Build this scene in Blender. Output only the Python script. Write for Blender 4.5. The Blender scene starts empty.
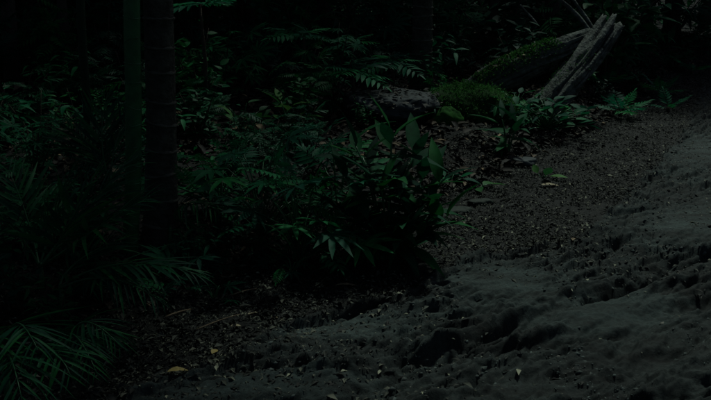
import bpy, math, random
import numpy as np
from mathutils import Vector, Matrix

sc = bpy.context.scene
C = sc.collection
R = math.radians
random.seed(7)
rng = np.random.default_rng(11)

# ------------------------------------------------------------------ camera
FPX, CW, CH = 800.0, 711.0, 400.0
CAM = Vector((0, 0, 1.6))
PITCH = R(15.4)
cd = bpy.data.cameras.new('camera')
cd.sensor_width = 36.0
cd.lens = 36.0 * FPX / CW
cd.clip_start = 0.05
cd.clip_end = 600
cam = bpy.data.objects.new('camera', cd)
C.objects.link(cam)
cam.location = CAM
cam.rotation_euler = (R(90) - PITCH, 0, 0)
sc.camera = cam

# ------------------------------------------------------------------ light
SUN_EL, SUN_AZ = R(56), R(25)           # azimuth clockwise from +Y, ahead and to the right over the track
w = bpy.data.worlds.new('World')
sc.world = w
w.use_nodes = True
nt = w.node_tree
bg = nt.nodes['Background']
sky = nt.nodes.new('ShaderNodeTexSky')
sky.sky_type = 'NISHITA'
sky.sun_disc = False
sky.sun_elevation = SUN_EL
sky.sun_rotation = SUN_AZ
sky.air_density = 1.0
sky.dust_density = 2.5
sky.ozone_density = 2.0
nt.links.new(sky.outputs[0], bg.inputs[0])
bg.inputs[1].default_value = 0.05
sd = bpy.data.lights.new('sun', 'SUN')
sd.energy = 3.0
sd.angle = R(5)
sd.color = (0.86, 1.0, 0.90)      # daylight filtered green by the canopy
sun = bpy.data.objects.new('sun', sd)
C.objects.link(sun)
sdir = Vector((math.sin(SUN_AZ) * math.cos(SUN_EL), math.cos(SUN_AZ) * math.cos(SUN_EL), math.sin(SUN_EL)))
sun.rotation_euler = sdir.to_track_quat('Z', 'Y').to_euler()
sun.location = sdir * 30

sc.view_settings.view_transform = 'Standard'
sc.view_settings.look = 'None'
sc.view_settings.gamma = 1.0
sc.view_settings.use_curve_mapping = False
sc.view_settings.exposure = -1.25
sc.render.engine = 'CYCLES'
sc.cycles.max_bounces = 5
sc.cycles.diffuse_bounces = 3
sc.cycles.glossy_bounces = 2
sc.cycles.transmission_bounces = 3
sc.cycles.use_denoising = True

# ------------------------------------------------------------------ noise and terrain
_perm = np.random.default_rng(3).permutation(512)
_perm = np.concatenate([_perm, _perm, _perm])
_ang = np.random.default_rng(5).random(512) * 2 * np.pi

def pn(x, y, seed=0):
    x = np.asarray(x, float) + seed * 17.31
    y = np.asarray(y, float) - seed * 9.73
    xi = np.floor(x).astype(int); yi = np.floor(y).astype(int)
    xf = x - xi; yf = y - yi
    u = xf * xf * xf * (xf * (xf * 6 - 15) + 10)
    v = yf * yf * yf * (yf * (yf * 6 - 15) + 10)
    def g(ix, iy, fx, fy):
        a = _ang[_perm[_perm[ix & 511] + (iy & 511)] & 511]
        return np.cos(a) * fx + np.sin(a) * fy
    a = g(xi, yi, xf, yf); b = g(xi + 1, yi, xf - 1, yf)
    c = g(xi, yi + 1, xf, yf - 1); d = g(xi + 1, yi + 1, xf - 1, yf - 1)
    return (a + u * (b - a)) * (1 - v) + (c + u * (d - c)) * v

def fbm(x, y, o=4, seed=0):
    s = 0; a = 1.0
    for i in range(o):
        s = s + a * pn(x * 2 ** i, y * 2 ** i, seed + i)
        a *= 0.5
    return s

def smooth(a, b, x):
    t = np.clip((x - a) / (b - a), 0, 1)
    return t * t * (3 - 2 * t)

def ray(px, py):
    cp, sp = math.cos(PITCH), math.sin(PITCH)
    a, b = (px - CW / 2) / FPX, (CH / 2 - py) / FPX
    return Vector((a, cp + b * sp, -sp + b * cp)).normalized()

def flat(px, py):
    d = ray(px, py); t = -CAM.z / d.z
    return (d.x * t, d.y * t)

# the forest side of the leaf strip, and the edge of the bare sand
EDGE = [(-3.2, -3.0), (-2.0, 0.0)] + [flat(*p) for p in [(60, 405), (150, 338), (235, 298), (385, 262), (428, 216), (500, 193), (565, 158), (640, 118), (682, 74)]] + [(11.0, 17.5), (40.0, 21.0)]
SAND = [(-2.6, -3.0), (-1.5, 0.0)] + [flat(*p) for p in [(125, 400), (205, 370), (266, 338), (292, 317), (345, 303), (410, 294), (440, 274), (480, 253), (530, 247), (588, 227), (622, 200), (654, 168), (690, 122), (704, 82)]] + [(12.4, 15.6), (40.0, 18.8)]

def sdist(poly, x, y):
    x = np.asarray(x, float); y = np.asarray(y, float)
    best = np.full(x.shape, 1e9); sg = np.ones(x.shape)
    for (ax, ay), (bx, by) in zip(poly[:-1], poly[1:]):
        dx, dy = bx - ax, by - ay
        L = dx * dx + dy * dy
        t = np.clip(((x - ax) * dx + (y - ay) * dy) / L, 0, 1)
        qx, qy = x - ax - t * dx, y - ay - t * dy
        d = qx * qx + qy * qy
        cr = dx * qy - dy * qx
        m = d < best
        best = np.where(m, d, best); sg = np.where(m, np.sign(cr), sg)
    return np.sqrt(best) * sg          # positive on the forest side

LIPC = flat(350, 301)
def blob(x, y, c, rx, ry, rot):
    dx, dy = x - c[0], y - c[1]
    u = (dx * math.cos(rot) + dy * math.sin(rot)) / rx
    v = (-dx * math.sin(rot) + dy * math.cos(rot)) / ry
    return np.exp(-(u * u + v * v))

PDIR = math.atan2(0.62, 0.78)
def base_h(x, y):
    s = sdist(EDGE, x, y)
    f = np.maximum(s, 0)
    h = 0.16 * smooth(0, 0.9, s) + 0.075 * np.maximum(f - 0.5, 0) + 0.02 * np.maximum(f - 6, 0)
    h = h + 0.10 * fbm(x * 0.5, y * 0.5, 3, 2) * smooth(0.2, 2.5, s) + 0.03 * fbm(x * 2.2, y * 2.2, 2, 8) * smooth(0, 0.5, s)
    r = np.maximum(-s - 5.2, 0)
    h = h + 0.5 * smooth(0, 2.0, r) + 0.06 * r
    return h, s

def path_h(x, y, fine=True):
    h, s = base_h(x, y)
    jag = 0.10 * fbm(x * 3.1, y * 3.1, 4, 21)
    q = sdist(SAND, x, y) + jag                  # positive: leaf strip, negative: sand
    lip = 0.022 + 0.045 * blob(x, y, LIPC, 0.60, 0.5, 0.25)
    h = h - lip * (1 - smooth(-0.03, 0.012, q)) - 0.05 * smooth(0.0, 1.2, -s)
    sand = 1 - smooth(-0.02, 0.05, q)
    c, sn = math.cos(PDIR), math.sin(PDIR)
    u, v = x * c + y * sn, -x * sn + y * c
    # smooth trodden humps, and broken ridges between them
    hump = 0
    for px, py, rx, ry, k, rot in [(503, 276, .42, .30, .035, .3), (610, 300, .45, .20, .03, .5), (330, 322, .5, .13, .02, .3),
                                   (690, 215, .8, .25, .03, .8), (250, 385, .5, .15, .03, .3), (700, 150, 1.0, .3, .04, 1.0)]:
        b = blob(x, y, flat(px, py), rx, ry, rot)
        hump = hump + b
        h = h + k * b * sand
    rough = np.clip(1.15 - 1.1 * hump, 0.06, 1)
    path_h.hump = hump
    wv = v + 0.08 * fbm(u * 1.0, v * 1.3, 2, 30)
    n1 = fbm(u * 0.55, wv * 5.0, 3, 31); n2 = fbm(u * 1.5 + 3, wv * 9.0, 3, 37); n3 = fbm(u * 9.0, wv * 18.0, 2, 39)
    n4 = fbm(u * 7.0 + 9, wv * 9.5, 2, 43)
    crev = 0.028 * np.exp(-(n1 / 0.08) ** 2) + 0.016 * np.exp(-(n2 / 0.12) ** 2) + 0.007 * np.exp(-(n4 / 0.14) ** 2)
    d = 0.022 * n1 + 0.014 * n2 + 0.012 * n3 + 0.006 * n4 + 0.008 * fbm(x * 13, y * 13, 2, 41) - crev
    def saw(t, a):
        f = t - np.floor(t)
        return np.where(f < a, f / a, 1 - (f - a) / (1 - a))
    t1_ = wv * 4.4 + 1.1 * fbm(u * 0.9, v * 1.6, 3, 61); t2_ = wv * 9.5 + 1.6 * fbm(u * 2.6, v * 3.0, 3, 63)
    d = d + 0.040 * saw(t1_, 0.13) * smooth(-0.45, 0.1, fbm(u * 1.1, v * 2.0, 2, 65)) + 0.034 * saw(t2_, 0.16) * smooth(-0.35, 0.1, fbm(u * 2.3, v * 3.0, 2, 67)) + 0.019 * saw(wv * 15.0 + 1.8 * fbm(u * 4.0, v * 5.0, 2, 69), 0.22)
    amp = 0.62 + 0.7 * smooth(-0.35, 0.30, fbm(u * 0.55, v * 1.0, 2, 47))
    h = h + (d * rough * amp + 0.04 * fbm(u * 0.4, v * 1.2, 2, 51)) * sand
    # long wheel ruts with raised shoulders
    for px, py, k, wd in [(430, 350, .045, .07), (600, 345, .040, .08), (330, 390, .035, .06), (690, 330, .045, .07)]:
        fx, fy = flat(px, py); v0 = -fx * sn + fy * c
        e = (v - v0 + 0.06 * fbm(u * 0.8, u * 0 + px, 2, 55)) / wd
        h = h + (-k * np.exp(-e * e) + 0.4 * k * np.exp(-(np.abs(e) - 1.9) ** 2)) * sand * rough
    # gully on the far side of the track and small washed-out holes
    for px, py, rx, ry, k, rot in [(657, 256, .55, .10, .20, .75), (630, 274, .3, .07, .08, .6), (402, 344, .16, .055, .09, .35), (348, 304, .46, .03, .03, .22),
                                   (690, 292, .5, .08, .10, .5), (560, 330, .5, .05, .05, .3), (640, 385, .55, .05, .07, .35),
                                   (470, 372, .4, .035, .05, .3), (300, 360, .35, .04, .05, .3)]:
        h = h - k * blob(x, y, flat(px, py), rx, ry, rot) * sand * (0.7 + 0.8 * np.abs(fbm(u * 2, v * 2.5, 2, 60)))
    if fine:
        h = h + 0.009 * fbm(x * 24, y * 24, 3, 71) + (1 - sand) * 0.02 * fbm(x * 5, y * 5, 3, 73) * (1 - smooth(0.0, 0.6, s))
    return h, s, q, sand

def H(x, y):
    h, s = base_h(np.array([x]), np.array([y]))
    if s[0] > 0.1: return float(h[0])
    return float(path_h(np.array([x]), np.array([y]))[0][0])

def at(px, py, dz=0.0):
    d = ray(px, py)
    lo, hi = 1.5, 40.0
    for n_ in (160, 40):
        t = np.linspace(lo, hi, n_)
        x, y = d.x * t, d.y * t
        h, s = base_h(x, y)
        m = s < 0.1
        if m.any(): h[m] = path_h(x[m], y[m])[0]
        k = int(np.argmax(CAM.z + d.z * t <= h + dz))
        lo, hi = t[max(k - 1, 0)], t[k]
    return CAM + d * float(hi)

def on(px, py, Y):
    d = ray(px, py)
    return CAM + d * (Y / d.y)

# ------------------------------------------------------------------ materials
def mat(name, col, rough=0.6, spec=0.3, trans=0.0, var=0.25, noise=None, bump=0.0, nscale=8, attr=None, coord='Object', randobj=False):
    m = bpy.data.materials.new(name); m.use_nodes = True
    n = m.node_tree; N = n.nodes; L = n.links
    b = N['Principled BSDF']
    b.inputs['Roughness'].default_value = rough
    b.inputs['Specular IOR Level'].default_value = spec
    tc = N.new('ShaderNodeTexCoord')
    src = None
    if attr:
        a = N.new('ShaderNodeAttribute'); a.attribute_name = attr
        src = a.outputs['Color']
    else:
        nz = N.new('ShaderNodeTexNoise'); nz.inputs['Scale'].default_value = nscale; nz.inputs['Detail'].default_value = 5
        nz.inputs['Roughness'].default_value = 0.65
        L.new(tc.outputs[coord], nz.inputs['Vector'])
        cr = N.new('ShaderNodeValToRGB')
        c2 = noise or tuple(c * 1.6 for c in col)
        c1 = tuple(c * (1 - var) for c in col)
        cr.color_ramp.elements[0].color = (*c1, 1); cr.color_ramp.elements[0].position = 0.32
        cr.color_ramp.elements[1].color = (*c2, 1); cr.color_ramp.elements[1].position = 0.72
        L.new(nz.outputs['Fac'], cr.inputs['Fac'])
        src = cr.outputs['Color']
    if randobj:
        oi = N.new('ShaderNodeObjectInfo')
        mr = N.new('ShaderNodeMapRange'); mr.inputs['To Min'].default_value = 0.40; mr.inputs['To Max'].default_value = 1.60
        L.new(oi.outputs['Random'], mr.inputs['Value'])
        hs = N.new('ShaderNodeHueSaturation')
        mh = N.new('ShaderNodeMapRange'); mh.inputs['To Min'].default_value = 0.535; mh.inputs['To Max'].default_value = 0.465
        L.new(oi.outputs['Random'], mh.inputs['Value'])
        L.new(mh.outputs[0], hs.inputs['Hue'])
        L.new(mr.outputs[0], hs.inputs['Value']); L.new(src, hs.inputs['Color'])
        src = hs.outputs['Color']
    L.new(src, b.inputs['Base Color'])
    if bump:
        bz = N.new('ShaderNodeTexNoise'); bz.inputs['Scale'].default_value = nscale * 2.5; bz.inputs['Detail'].default_value = 6
        L.new(tc.outputs[coord], bz.inputs['Vector'])
        bp = N.new('ShaderNodeBump'); bp.inputs['Strength'].default_value = bump; bp.inputs['Distance'].default_value = 0.02
        L.new(bz.outputs['Fac'], bp.inputs['Height']); L.new(bp.outputs[0], b.inputs['Normal'])
    if trans:
        t = N.new('ShaderNodeBsdfTranslucent'); mx = N.new('ShaderNodeMixShader'); mx.inputs[0].default_value = trans
        L.new(src, t.inputs['Color'])
        L.new(b.outputs[0], mx.inputs[1]); L.new(t.outputs[0], mx.inputs[2])
        L.new(mx.outputs[0], N['Material Output'].inputs['Surface'])
    return m

M = {
    'palm': mat('palm_leaf', (0.009, 0.084, 0.036), 0.55, 0.13, 0.25, nscale=6, randobj=True),
    'broad': mat('broad_leaf', (0.006, 0.066, 0.025), 0.7, 0.1, 0.2, nscale=5, randobj=True),
    'cut': mat('cut_leaf', (0.008, 0.118, 0.050), 0.6, 0.12, 0.25, nscale=6, randobj=True),
    'fern': mat('fern_leaf', (0.01, 0.175, 0.072), 0.55, 0.13, 0.3, nscale=6, randobj=True),
    'dim': mat('shrub_leaf', (0.005, 0.074, 0.03), 0.55, 0.13, 0.2, nscale=4, randobj=True),
    'bright': mat('young_leaf', (0.034, 0.155, 0.034), 0.55, 0.18, 0.3, nscale=6, randobj=True),
    'moss': mat('moss', (0.022, 0.080, 0.022), 0.9, 0.1, 0.3, nscale=12, noise=(0.070, 0.25, 0.050)),
    'mossbed': mat('moss_bed', (0.020, 0.045, 0.016), 0.95, 0.1, nscale=9, bump=0.8, noise=(0.03, 0.09, 0.025)),
    'stem': mat('green_stem', (0.018, 0.105, 0.036), 0.4, 0.4, nscale=14, bump=0.15),
    'dimstem': mat('shaded_stem', (0.008, 0.030, 0.014), 0.7, 0.2, nscale=14, bump=0.3),  # darker copy of the green stem, shade put into its colour
    'twig': mat('brown_twig', (0.05, 0.04, 0.028), 0.8, 0.2, nscale=20, bump=0.4),
    'bark': mat('palm_bark', (0.036, 0.038, 0.030), 0.85, 0.2, nscale=16, bump=0.9, noise=(0.10, 0.105, 0.08)),
    'scar': mat('leaf_scar', (0.085, 0.088, 0.068), 0.85, 0.2, nscale=24, bump=0.6),
    'tree': mat('tree_bark', (0.05, 0.045, 0.036), 0.9, 0.15, nscale=9, bump=0.9),
    'log': mat('rotten_wood', (0.035, 0.042, 0.036), 0.85, 0.25, nscale=14, bump=1.0, noise=(0.17, 0.20, 0.175)),
    'logend': mat('splintered_wood', (0.05, 0.04, 0.03), 0.9, 0.15, nscale=20, bump=0.8),
    'rock': mat('grey_rock', (0.030, 0.042, 0.044), 0.8, 0.3, nscale=5, bump=0.7, noise=(0.095, 0.112, 0.112)),
    'slab': mat('algae_stone', (0.016, 0.027, 0.020), 0.8, 0.3, nscale=9, bump=0.6, noise=(0.040, 0.056, 0.042)),
    'deadleaf': mat('dry_leaf', (0.24, 0.18, 0.11), 0.7, 0.25, 0.15, nscale=12),
    'paleleaf': mat('pale_dry_leaf', (0.42, 0.36, 0.22), 0.7, 0.25, 0.15, nscale=12),
    'yellow': mat('yellow_leaf', (0.40, 0.31, 0.10), 0.6, 0.25, 0.15, nscale=12),
    'rust': mat('rusty_leaf', (0.16, 0.085, 0.035), 0.7, 0.25, 0.2, nscale=12),
    'litter': mat('litter', (0.1, 0.1, 0.1), 0.75, 0.3, attr='tint'),
}

def ground_mat(name, path):
    m = bpy.data.materials.new(name); m.use_nodes = True
    n = m.node_tree; N = n.nodes; L = n.links
    b = N['Principled BSDF']; b.inputs['Specular IOR Level'].default_value = 0.25
    tc = N.new('ShaderNodeTexCoord')
    def nz(scale, detail=6, rough=0.6):
        t = N.new('ShaderNodeTexNoise'); t.inputs['Scale'].default_value = scale; t.inputs['Detail'].default_value = detail
        t.inputs['Roughness'].default_value = rough
        L.new(tc.outputs['Object'], t.inputs['Vector']); return t.outputs['Fac']
    def ramp(f, c0, c1, p0=0.3, p1=0.7):
        r = N.new('ShaderNodeValToRGB')
        r.color_ramp.elements[0].color = (*c0, 1); r.color_ramp.elements[0].position = p0
        r.color_ramp.elements[1].color = (*c1, 1); r.color_ramp.elements[1].position = p1
        L.new(f, r.inputs['Fac']); return r.outputs['Color']
    humus = ramp(nz(14), (0.006, 0.0075, 0.007), (0.017, 0.019, 0.0165))
    if path:
        sandc = ramp(nz(2.6, 8, 0.7), (0.027, 0.042, 0.039), (0.050, 0.072, 0.066))
        loam = ramp(nz(3.4, 8, 0.7), (0.010, 0.014, 0.013), (0.034, 0.046, 0.042))
        ap = N.new('ShaderNodeAttribute'); ap.attribute_name = 'pale'
        lp = N.new('ShaderNodeMix'); lp.data_type = 'RGBA'
        L.new(ap.outputs['Fac'], lp.inputs[0]); L.new(loam, lp.inputs[6]); L.new(sandc, lp.inputs[7]); sandc = lp.outputs[2]
        mp = N.new('ShaderNodeMapping'); mp.inputs['Rotation'].default_value = (0, 0, -PDIR); mp.inputs['Scale'].default_value = (1.3, 5.5, 3)
        L.new(tc.outputs['Object'], mp.inputs['Vector'])
        st = N.new('ShaderNodeTexNoise'); st.inputs['Scale'].default_value = 1.6; st.inputs['Detail'].default_value = 9; st.inputs['Roughness'].default_value = 0.72
        L.new(mp.outputs[0], st.inputs['Vector'])
        streak = ramp(st.outputs['Fac'], (0.42, 0.40, 0.38), (1.25, 1.25, 1.25), 0.38, 0.58)
        sm = N.new('ShaderNodeMix'); sm.data_type = 'RGBA'; sm.blend_type = 'MULTIPLY'; sm.inputs[0].default_value = 1
        L.new(sandc, sm.inputs[6]); L.new(streak, sm.inputs[7]); sandc = sm.outputs[2]
        fine = ramp(nz(60, 4), (0.55, 0.55, 0.55), (1.25, 1.25, 1.25))
        mul = N.new('ShaderNodeMix'); mul.data_type = 'RGBA'; mul.blend_type = 'MULTIPLY'; mul.inputs[0].default_value = 1
        L.new(sandc, mul.inputs[6]); L.new(fine, mul.inputs[7])
        at_ = N.new('ShaderNodeAttribute'); at_.attribute_name = 'sand'
        mx = N.new('ShaderNodeMix'); mx.data_type = 'RGBA'
        L.new(at_.outputs['Fac'], mx.inputs[0]); L.new(humus, mx.inputs[6]); L.new(mul.outputs[2], mx.inputs[7])
        L.new(mx.outputs[2], b.inputs['Base Color'])
        b.inputs['Roughness'].default_value = 0.78
    else:
        L.new(humus, b.inputs['Base Color']); b.inputs['Roughness'].default_value = 0.9
    bp = N.new('ShaderNodeBump'); bp.inputs['Strength'].default_value = 0.6; bp.inputs['Distance'].default_value = 0.02
    L.new(nz(38, 9, 0.75), bp.inputs['Height']); L.new(bp.outputs[0], b.inputs['Normal'])
    return m

# ------------------------------------------------------------------ mesh helpers
def mesh(name, V, F, m, tint=None, tname='tint', smoothed=True):
    me = bpy.data.meshes.new(name)
    if isinstance(F, np.ndarray):
        V = np.asarray(V, np.float32)
        k = F.shape[1]
        me.vertices.add(len(V)); me.vertices.foreach_set('co', V.ravel())
        me.loops.add(F.size); me.loops.foreach_set('vertex_index', F.astype(np.int32).ravel())
        me.polygons.add(len(F))
        me.polygons.foreach_set('loop_start', np.arange(0, F.size, k, dtype=np.int32))
        me.update(calc_edges=True); me.validate()
    else:
        me.from_pydata([tuple(v) for v in V], [], [tuple(f) for f in F])
    if smoothed:
        me.polygons.foreach_set('use_smooth', np.ones(len(me.polygons), bool))
    if tint is not None:
        tint = np.asarray(tint, np.float32)
        if tint.ndim == 1:
            a = me.attributes.new(tname, 'FLOAT', 'POINT'); a.data.foreach_set('value', tint)
        else:
            a = me.attributes.new(tname, 'FLOAT_COLOR', 'POINT')
            a.data.foreach_set('color', np.concatenate([tint, np.ones((len(tint), 1), np.float32)], 1).ravel())
    me.materials.append(M[m] if isinstance(m, str) else m)
    return me

def link(name, data, parent=None, mw=None):
    o = bpy.data.objects.new(name, data); C.objects.link(o)
    if parent: o.parent = parent
    if mw is not None: o.matrix_local = mw
    return o

def tag(o, label=None, cat=None, group=None, kind=None):
    for k, v in (('label', label), ('category', cat), ('group', group), ('kind', kind)):
        if v: o[k] = v
    return o

def thing(name, label, cat, loc, group=None):
    o = link(name, None); o.location = loc; o.empty_display_size = 0.1
    return tag(o, label, cat, group)

def copy_tree(o, parent=None):
    c = o.copy(); C.objects.link(c); c.parent = parent
    for ch in list(o.children): copy_tree(ch, c)
    return c

def leaf_tpl(width, droop=0.15, fold=0.25, nseg=4, peak=0.4, wavy=0.0, stalk=0.0):
    V = []; F = []
    for i in range(nseg + 1):
        t = i / nseg
        a = t ** (math.log(0.5) / math.log(peak)) if 0 < t < 1 else t
        hw = width / 2 * max(math.sin(math.pi * a), 0.02)
        y = stalk + t * (1 - stalk); z = -droop * t * t
        V += [(-hw, y, z + fold * hw + wavy * math.sin(i * 2.1)), (0, y, z), (hw, y, z + fold * hw - wavy * math.sin(i * 2.1 + 1))]
    for i in range(nseg):
        a = 3 * i
        F += [(a, a + 1, a + 4, a + 3), (a + 1, a + 2, a + 5, a + 4)]
    return np.array(V), np.array(F)

def basis(d, n):
    """columns X, Y (along d), Z (near n)"""
    y = d.normalized(); x = y.cross(n)
    if x.length < 1e-4: x = y.cross(Vector((1, 0, 0.2)))
    x.normalize(); z = x.cross(y)
    return Matrix(((x.x, y.x, z.x), (x.y, y.y, z.y), (x.z, y.z, z.z)))

def place_m(p, d, n, s, sx=None):
    b = basis(d, n).to_4x4()
    return Matrix.Translation(p) @ b @ Matrix.Diagonal((sx or s, s, s, 1))

class Bag:
    """collects template copies into one mesh"""
    def __init__(s): s.V = []; s.F = []; s.n = 0
    def add(s, tpl, mw):
        V, F = tpl
        A = np.array(mw)
        s.V.append(V @ A[:3, :3].T + A[:3, 3]); s.F.append(F + s.n); s.n += len(V)
    def raw(s, V, F):
        s.V.append(np.asarray(V, float)); s.F.append(np.asarray(F) + s.n); s.n += len(V)
    def tube(s, P, r, k=6, cap=True):
        V, F = tube(P, r, k)
        s.raw(V, F)
    def mesh(s, name, m): return mesh(name, np.concatenate(s.V), np.concatenate(s.F), m)

def tube(P, r, k=8, wob=None):
    P = [Vector(p) for p in P]; V = []; F = []
    n = len(P); up = Vector((0.31, 0.2, 0.93))
    T0 = (P[-1] - P[0]).normalized()
    if abs(T0.dot(up)) > 0.9: up = Vector((1, 0.1, 0))
    for i in range(n):
        T = (P[min(i + 1, n - 1)] - P[max(i - 1, 0)]).normalized()
        a = T.cross(up).normalized(); b = T.cross(a)
        rr = r[i] if hasattr(r, '__len__') else r
        for j in range(k):
            th = 2 * math.pi * j / k
            q = rr * (wob(i, j, th) if wob else 1)
            V.append(tuple(P[i] + a * (q * math.cos(th)) + b * (q * math.sin(th))))
    for i in range(n - 1):
        for j in range(k):
            j2 = (j + 1) % k
            F.append((i * k + j, i * k + j2, (i + 1) * k + j2, (i + 1) * k + j))
    for e, i in ((0, 0), (1, n - 1)):       # end caps as quads through a centre vertex
        c = len(V); V.append(tuple(P[i]))
        for j in range(0, k, 2):
            q = (i * k + j, i * k + (j + 1) % k, i * k + (j + 2) % k, c)
            F.append(q if e else q[::-1])
    return np.array(V), np.array(F)

def bez(P, n):
    P = [Vector(p) for p in P]; out = []
    for i in range(n + 1):
        t = i / n; Q = P[:]
        while len(Q) > 1: Q = [Q[k].lerp(Q[k + 1], t) for k in range(len(Q) - 1)]
        out.append(Q[0])
    return out

def many(tpl, P, Y, N, S, SX=None):
    """vectorised template copies: positions P, directions Y, normals N, sizes S"""
    V, F = tpl; n = len(P)
    Y = Y / np.linalg.norm(Y, axis=1, keepdims=True)
    X = np.cross(Y, N); X /= np.linalg.norm(X, axis=1, keepdims=True) + 1e-9
    Z = np.cross(X, Y)
    SX = S if SX is None else SX
    W = (V[None, :, 0:1] * (X * SX[:, None])[:, None] + V[None, :, 1:2] * (Y * S[:, None])[:, None] + V[None, :, 2:3] * (Z * S[:, None])[:, None] + P[:, None])
    FF = F[None] + (np.arange(n) * len(V))[:, None, None]
    return W.reshape(-1, 3), FF.reshape(-1, F.shape[1])

# ------------------------------------------------------------------ ground and track
def grid_faces(r, c):
    i = np.arange(r * c).reshape(r, c)
    return np.stack([i[:-1, :-1], i[:-1, 1:], i[1:, 1:], i[1:, :-1]], -1).reshape(-1, 4)

gx = np.concatenate([np.linspace(-160, -12, 30)[:-1], np.linspace(-12, 14, 300), np.linspace(14, 160, 30)[1:]])
gy = np.concatenate([np.linspace(-160, -4, 30)[:-1], np.linspace(-4, 24, 320), np.linspace(24, 200, 30)[1:]])
X, Y = np.meshgrid(gx, gy)
hh, ss = base_h(X.ravel(), Y.ravel())
hh = hh - 0.30 * smooth(-0.08, -0.35, ss)*(1 - smooth(-9.0, -10.0, ss) * 1.0)
o = link('forest_floor', mesh('forest_floor', np.stack([X.ravel(), Y.ravel(), hh], 1), grid_faces(*X.shape), ground_mat('forest_soil', False)))
tag(o, kind='structure', label='dark forest floor of humus rising gently beside the track')

rows = 2.0 * (28 / 2.0) ** np.linspace(0, 1, 760)
rows = np.concatenate([np.linspace(-6, 1.9, 60), rows])
ex = np.array([p[0] for p in EDGE]); ey = np.array([p[1] for p in EDGE])
left = np.interp(rows, ey, ex) - 0.5
mid = np.maximum(0.47 * np.maximum(rows, 0) + 1.2, left + 2.0)
t1 = np.linspace(0, 1, 460); t2 = np.linspace(0, 1, 60)[1:] ** 1.4
X = np.concatenate([left[:, None] + (mid - left)[:, None] * t1, mid[:, None] + t2 * 14.0], 1)
Y = np.repeat(rows[:, None], X.shape[1], 1)
hh, ss, qq, snd = path_h(X.ravel(), Y.ravel())
pale = np.clip(path_h.hump * 1.3 + 0.5 * smooth(0.05, 0.5, fbm(X.ravel() * 1.1, Y.ravel() * 1.6, 3, 66)), 0, 1)
hh = hh - 0.05 * smooth(0.1, 0.35, ss) - 0.3 * smooth(-8.6, -9.2, ss)
o = link('dirt_track', mesh('dirt_track', np.stack([X.ravel(), Y.ravel(), hh], 1), grid_faces(*X.shape), ground_mat('track_soil', True), tint=snd, tname='sand'))
a_ = o.data.attributes.new('pale', 'FLOAT', 'POINT'); a_.data.foreach_set('value', pale.astype(np.float32))
tag(o, kind='structure', label='eroded grey sandy dirt track with ruts and washed-out ledges')

# ------------------------------------------------------------------ leaf litter
PAL = np.array([(0.012, 0.0125, 0.011), (0.032, 0.032, 0.027), (0.068, 0.066, 0.053), (0.15, 0.137, 0.105), (0.33, 0.295, 0.22)])
def litter(name, label, x, y, z, S, asp, probs, tilt, warm=(1, 1, 1), seg=2):
    n = len(x)
    tpl = leaf_tpl(1.0, 0.12, 0.35, seg, 0.45)
    yaw = rng.random(n) * 2 * np.pi
    tilt = np.broadcast_to(tilt, (n,))
    Yd = np.stack([np.cos(yaw), np.sin(yaw), rng.normal(0, 1, n) * tilt], 1)
    N = np.stack([rng.normal(0, 1, n) * tilt, rng.normal(0, 1, n) * tilt, np.ones(n)], 1)
    V, F = many(tpl, np.stack([x, y, z], 1), Yd, N, S, S * asp)
    col = PAL[rng.choice(5, n, p=probs)] * rng.uniform(0.7, 1.3, (n, 1)) * np.array(warm)
    o = link(name, mesh(name, V, F, 'litter', tint=np.repeat(col, len(tpl[0]), 0), smoothed=False))
    return tag(o, label, 'litter', kind='stuff')

def strip(n, s0, s1, far):
    P = np.array(EDGE[1:-1]); seg = np.diff(P, axis=0); L = np.linalg.norm(seg, axis=1)
    cum = np.concatenate([[0], np.cumsum(L)])
    g = np.linspace(0, cum[-1], 2000)
    pts = np.stack([np.interp(g, cum, P[:, 0]), np.interp(g, cum, P[:, 1])], 1)
    wgt = 1 / np.maximum(np.linalg.norm(pts, axis=1), 2.5) ** far
    wgt[pts[:, 1] < 1.2] *= 0.2
    k = rng.choice(2000, n, p=wgt / wgt.sum())
    p = pts[k] + rng.normal(0, 0.02, (n, 2))
    d = np.gradient(pts, axis=0)[k]; d /= np.linalg.norm(d, axis=1, keepdims=True)
    s = rng.uniform(s0, s1, n)
    return p[:, 0] - d[:, 1] * s, p[:, 1] + d[:, 0] * s

x, y = strip(360000, -3.2, 0.9, 1.1)
hh, ss, qq, snd = path_h(x, y, False)
clump = 0.6 + 0.4 * smooth(-0.35, 0.15, fbm(x * 2.6, y * 2.6, 3, 77))
keep = rng.random(len(x)) < np.where(qq > 0.0, clump, 0.45 * np.exp(qq * 4) + 0.12 * np.exp(qq * 1.2) * clump + 0.02)
x, y, hh, ss, qq = (a[keep] for a in (x, y, hh, ss, qq))
n = len(x)
S = np.clip(rng.lognormal(math.log(0.0175), 0.55, n), 0.006, 0.055)
litter('leaf_litter', 'dark chips and dead leaves strewn along the track edge', x, y, hh + np.where(qq > 0, rng.uniform(0.002, 0.020, n), -0.001), S, rng.uniform(0.28, 0.6, n), [.40, .30, .18, .095, .025], np.where(qq > 0, 0.30, 0.08), (0.92, 1.06, 0.98))

n = 70000
x = rng.uniform(-9, 8, n); y = 3 + 17 * rng.random(n) ** 1.3
hh, ss = base_h(x, y)
keep = (ss > 0.2) & (ss < 9)
x, y, hh = x[keep], y[keep], hh[keep]; n = len(x)
S = np.clip(rng.lognormal(math.log(0.055), 0.4, n) * (0.7 + 0.8 * smooth(4, 7, y)), 0.02, 0.14)
litter('fallen_leaves', 'brown fallen leaves carpeting the forest bank', x, y, hh + rng.uniform(0.005, 0.035, n), S, rng.uniform(0.35, 0.6, n), [.34, .32, .22, .10, .02], 0.30, (0.85, 0.68, 0.53), 3)

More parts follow.
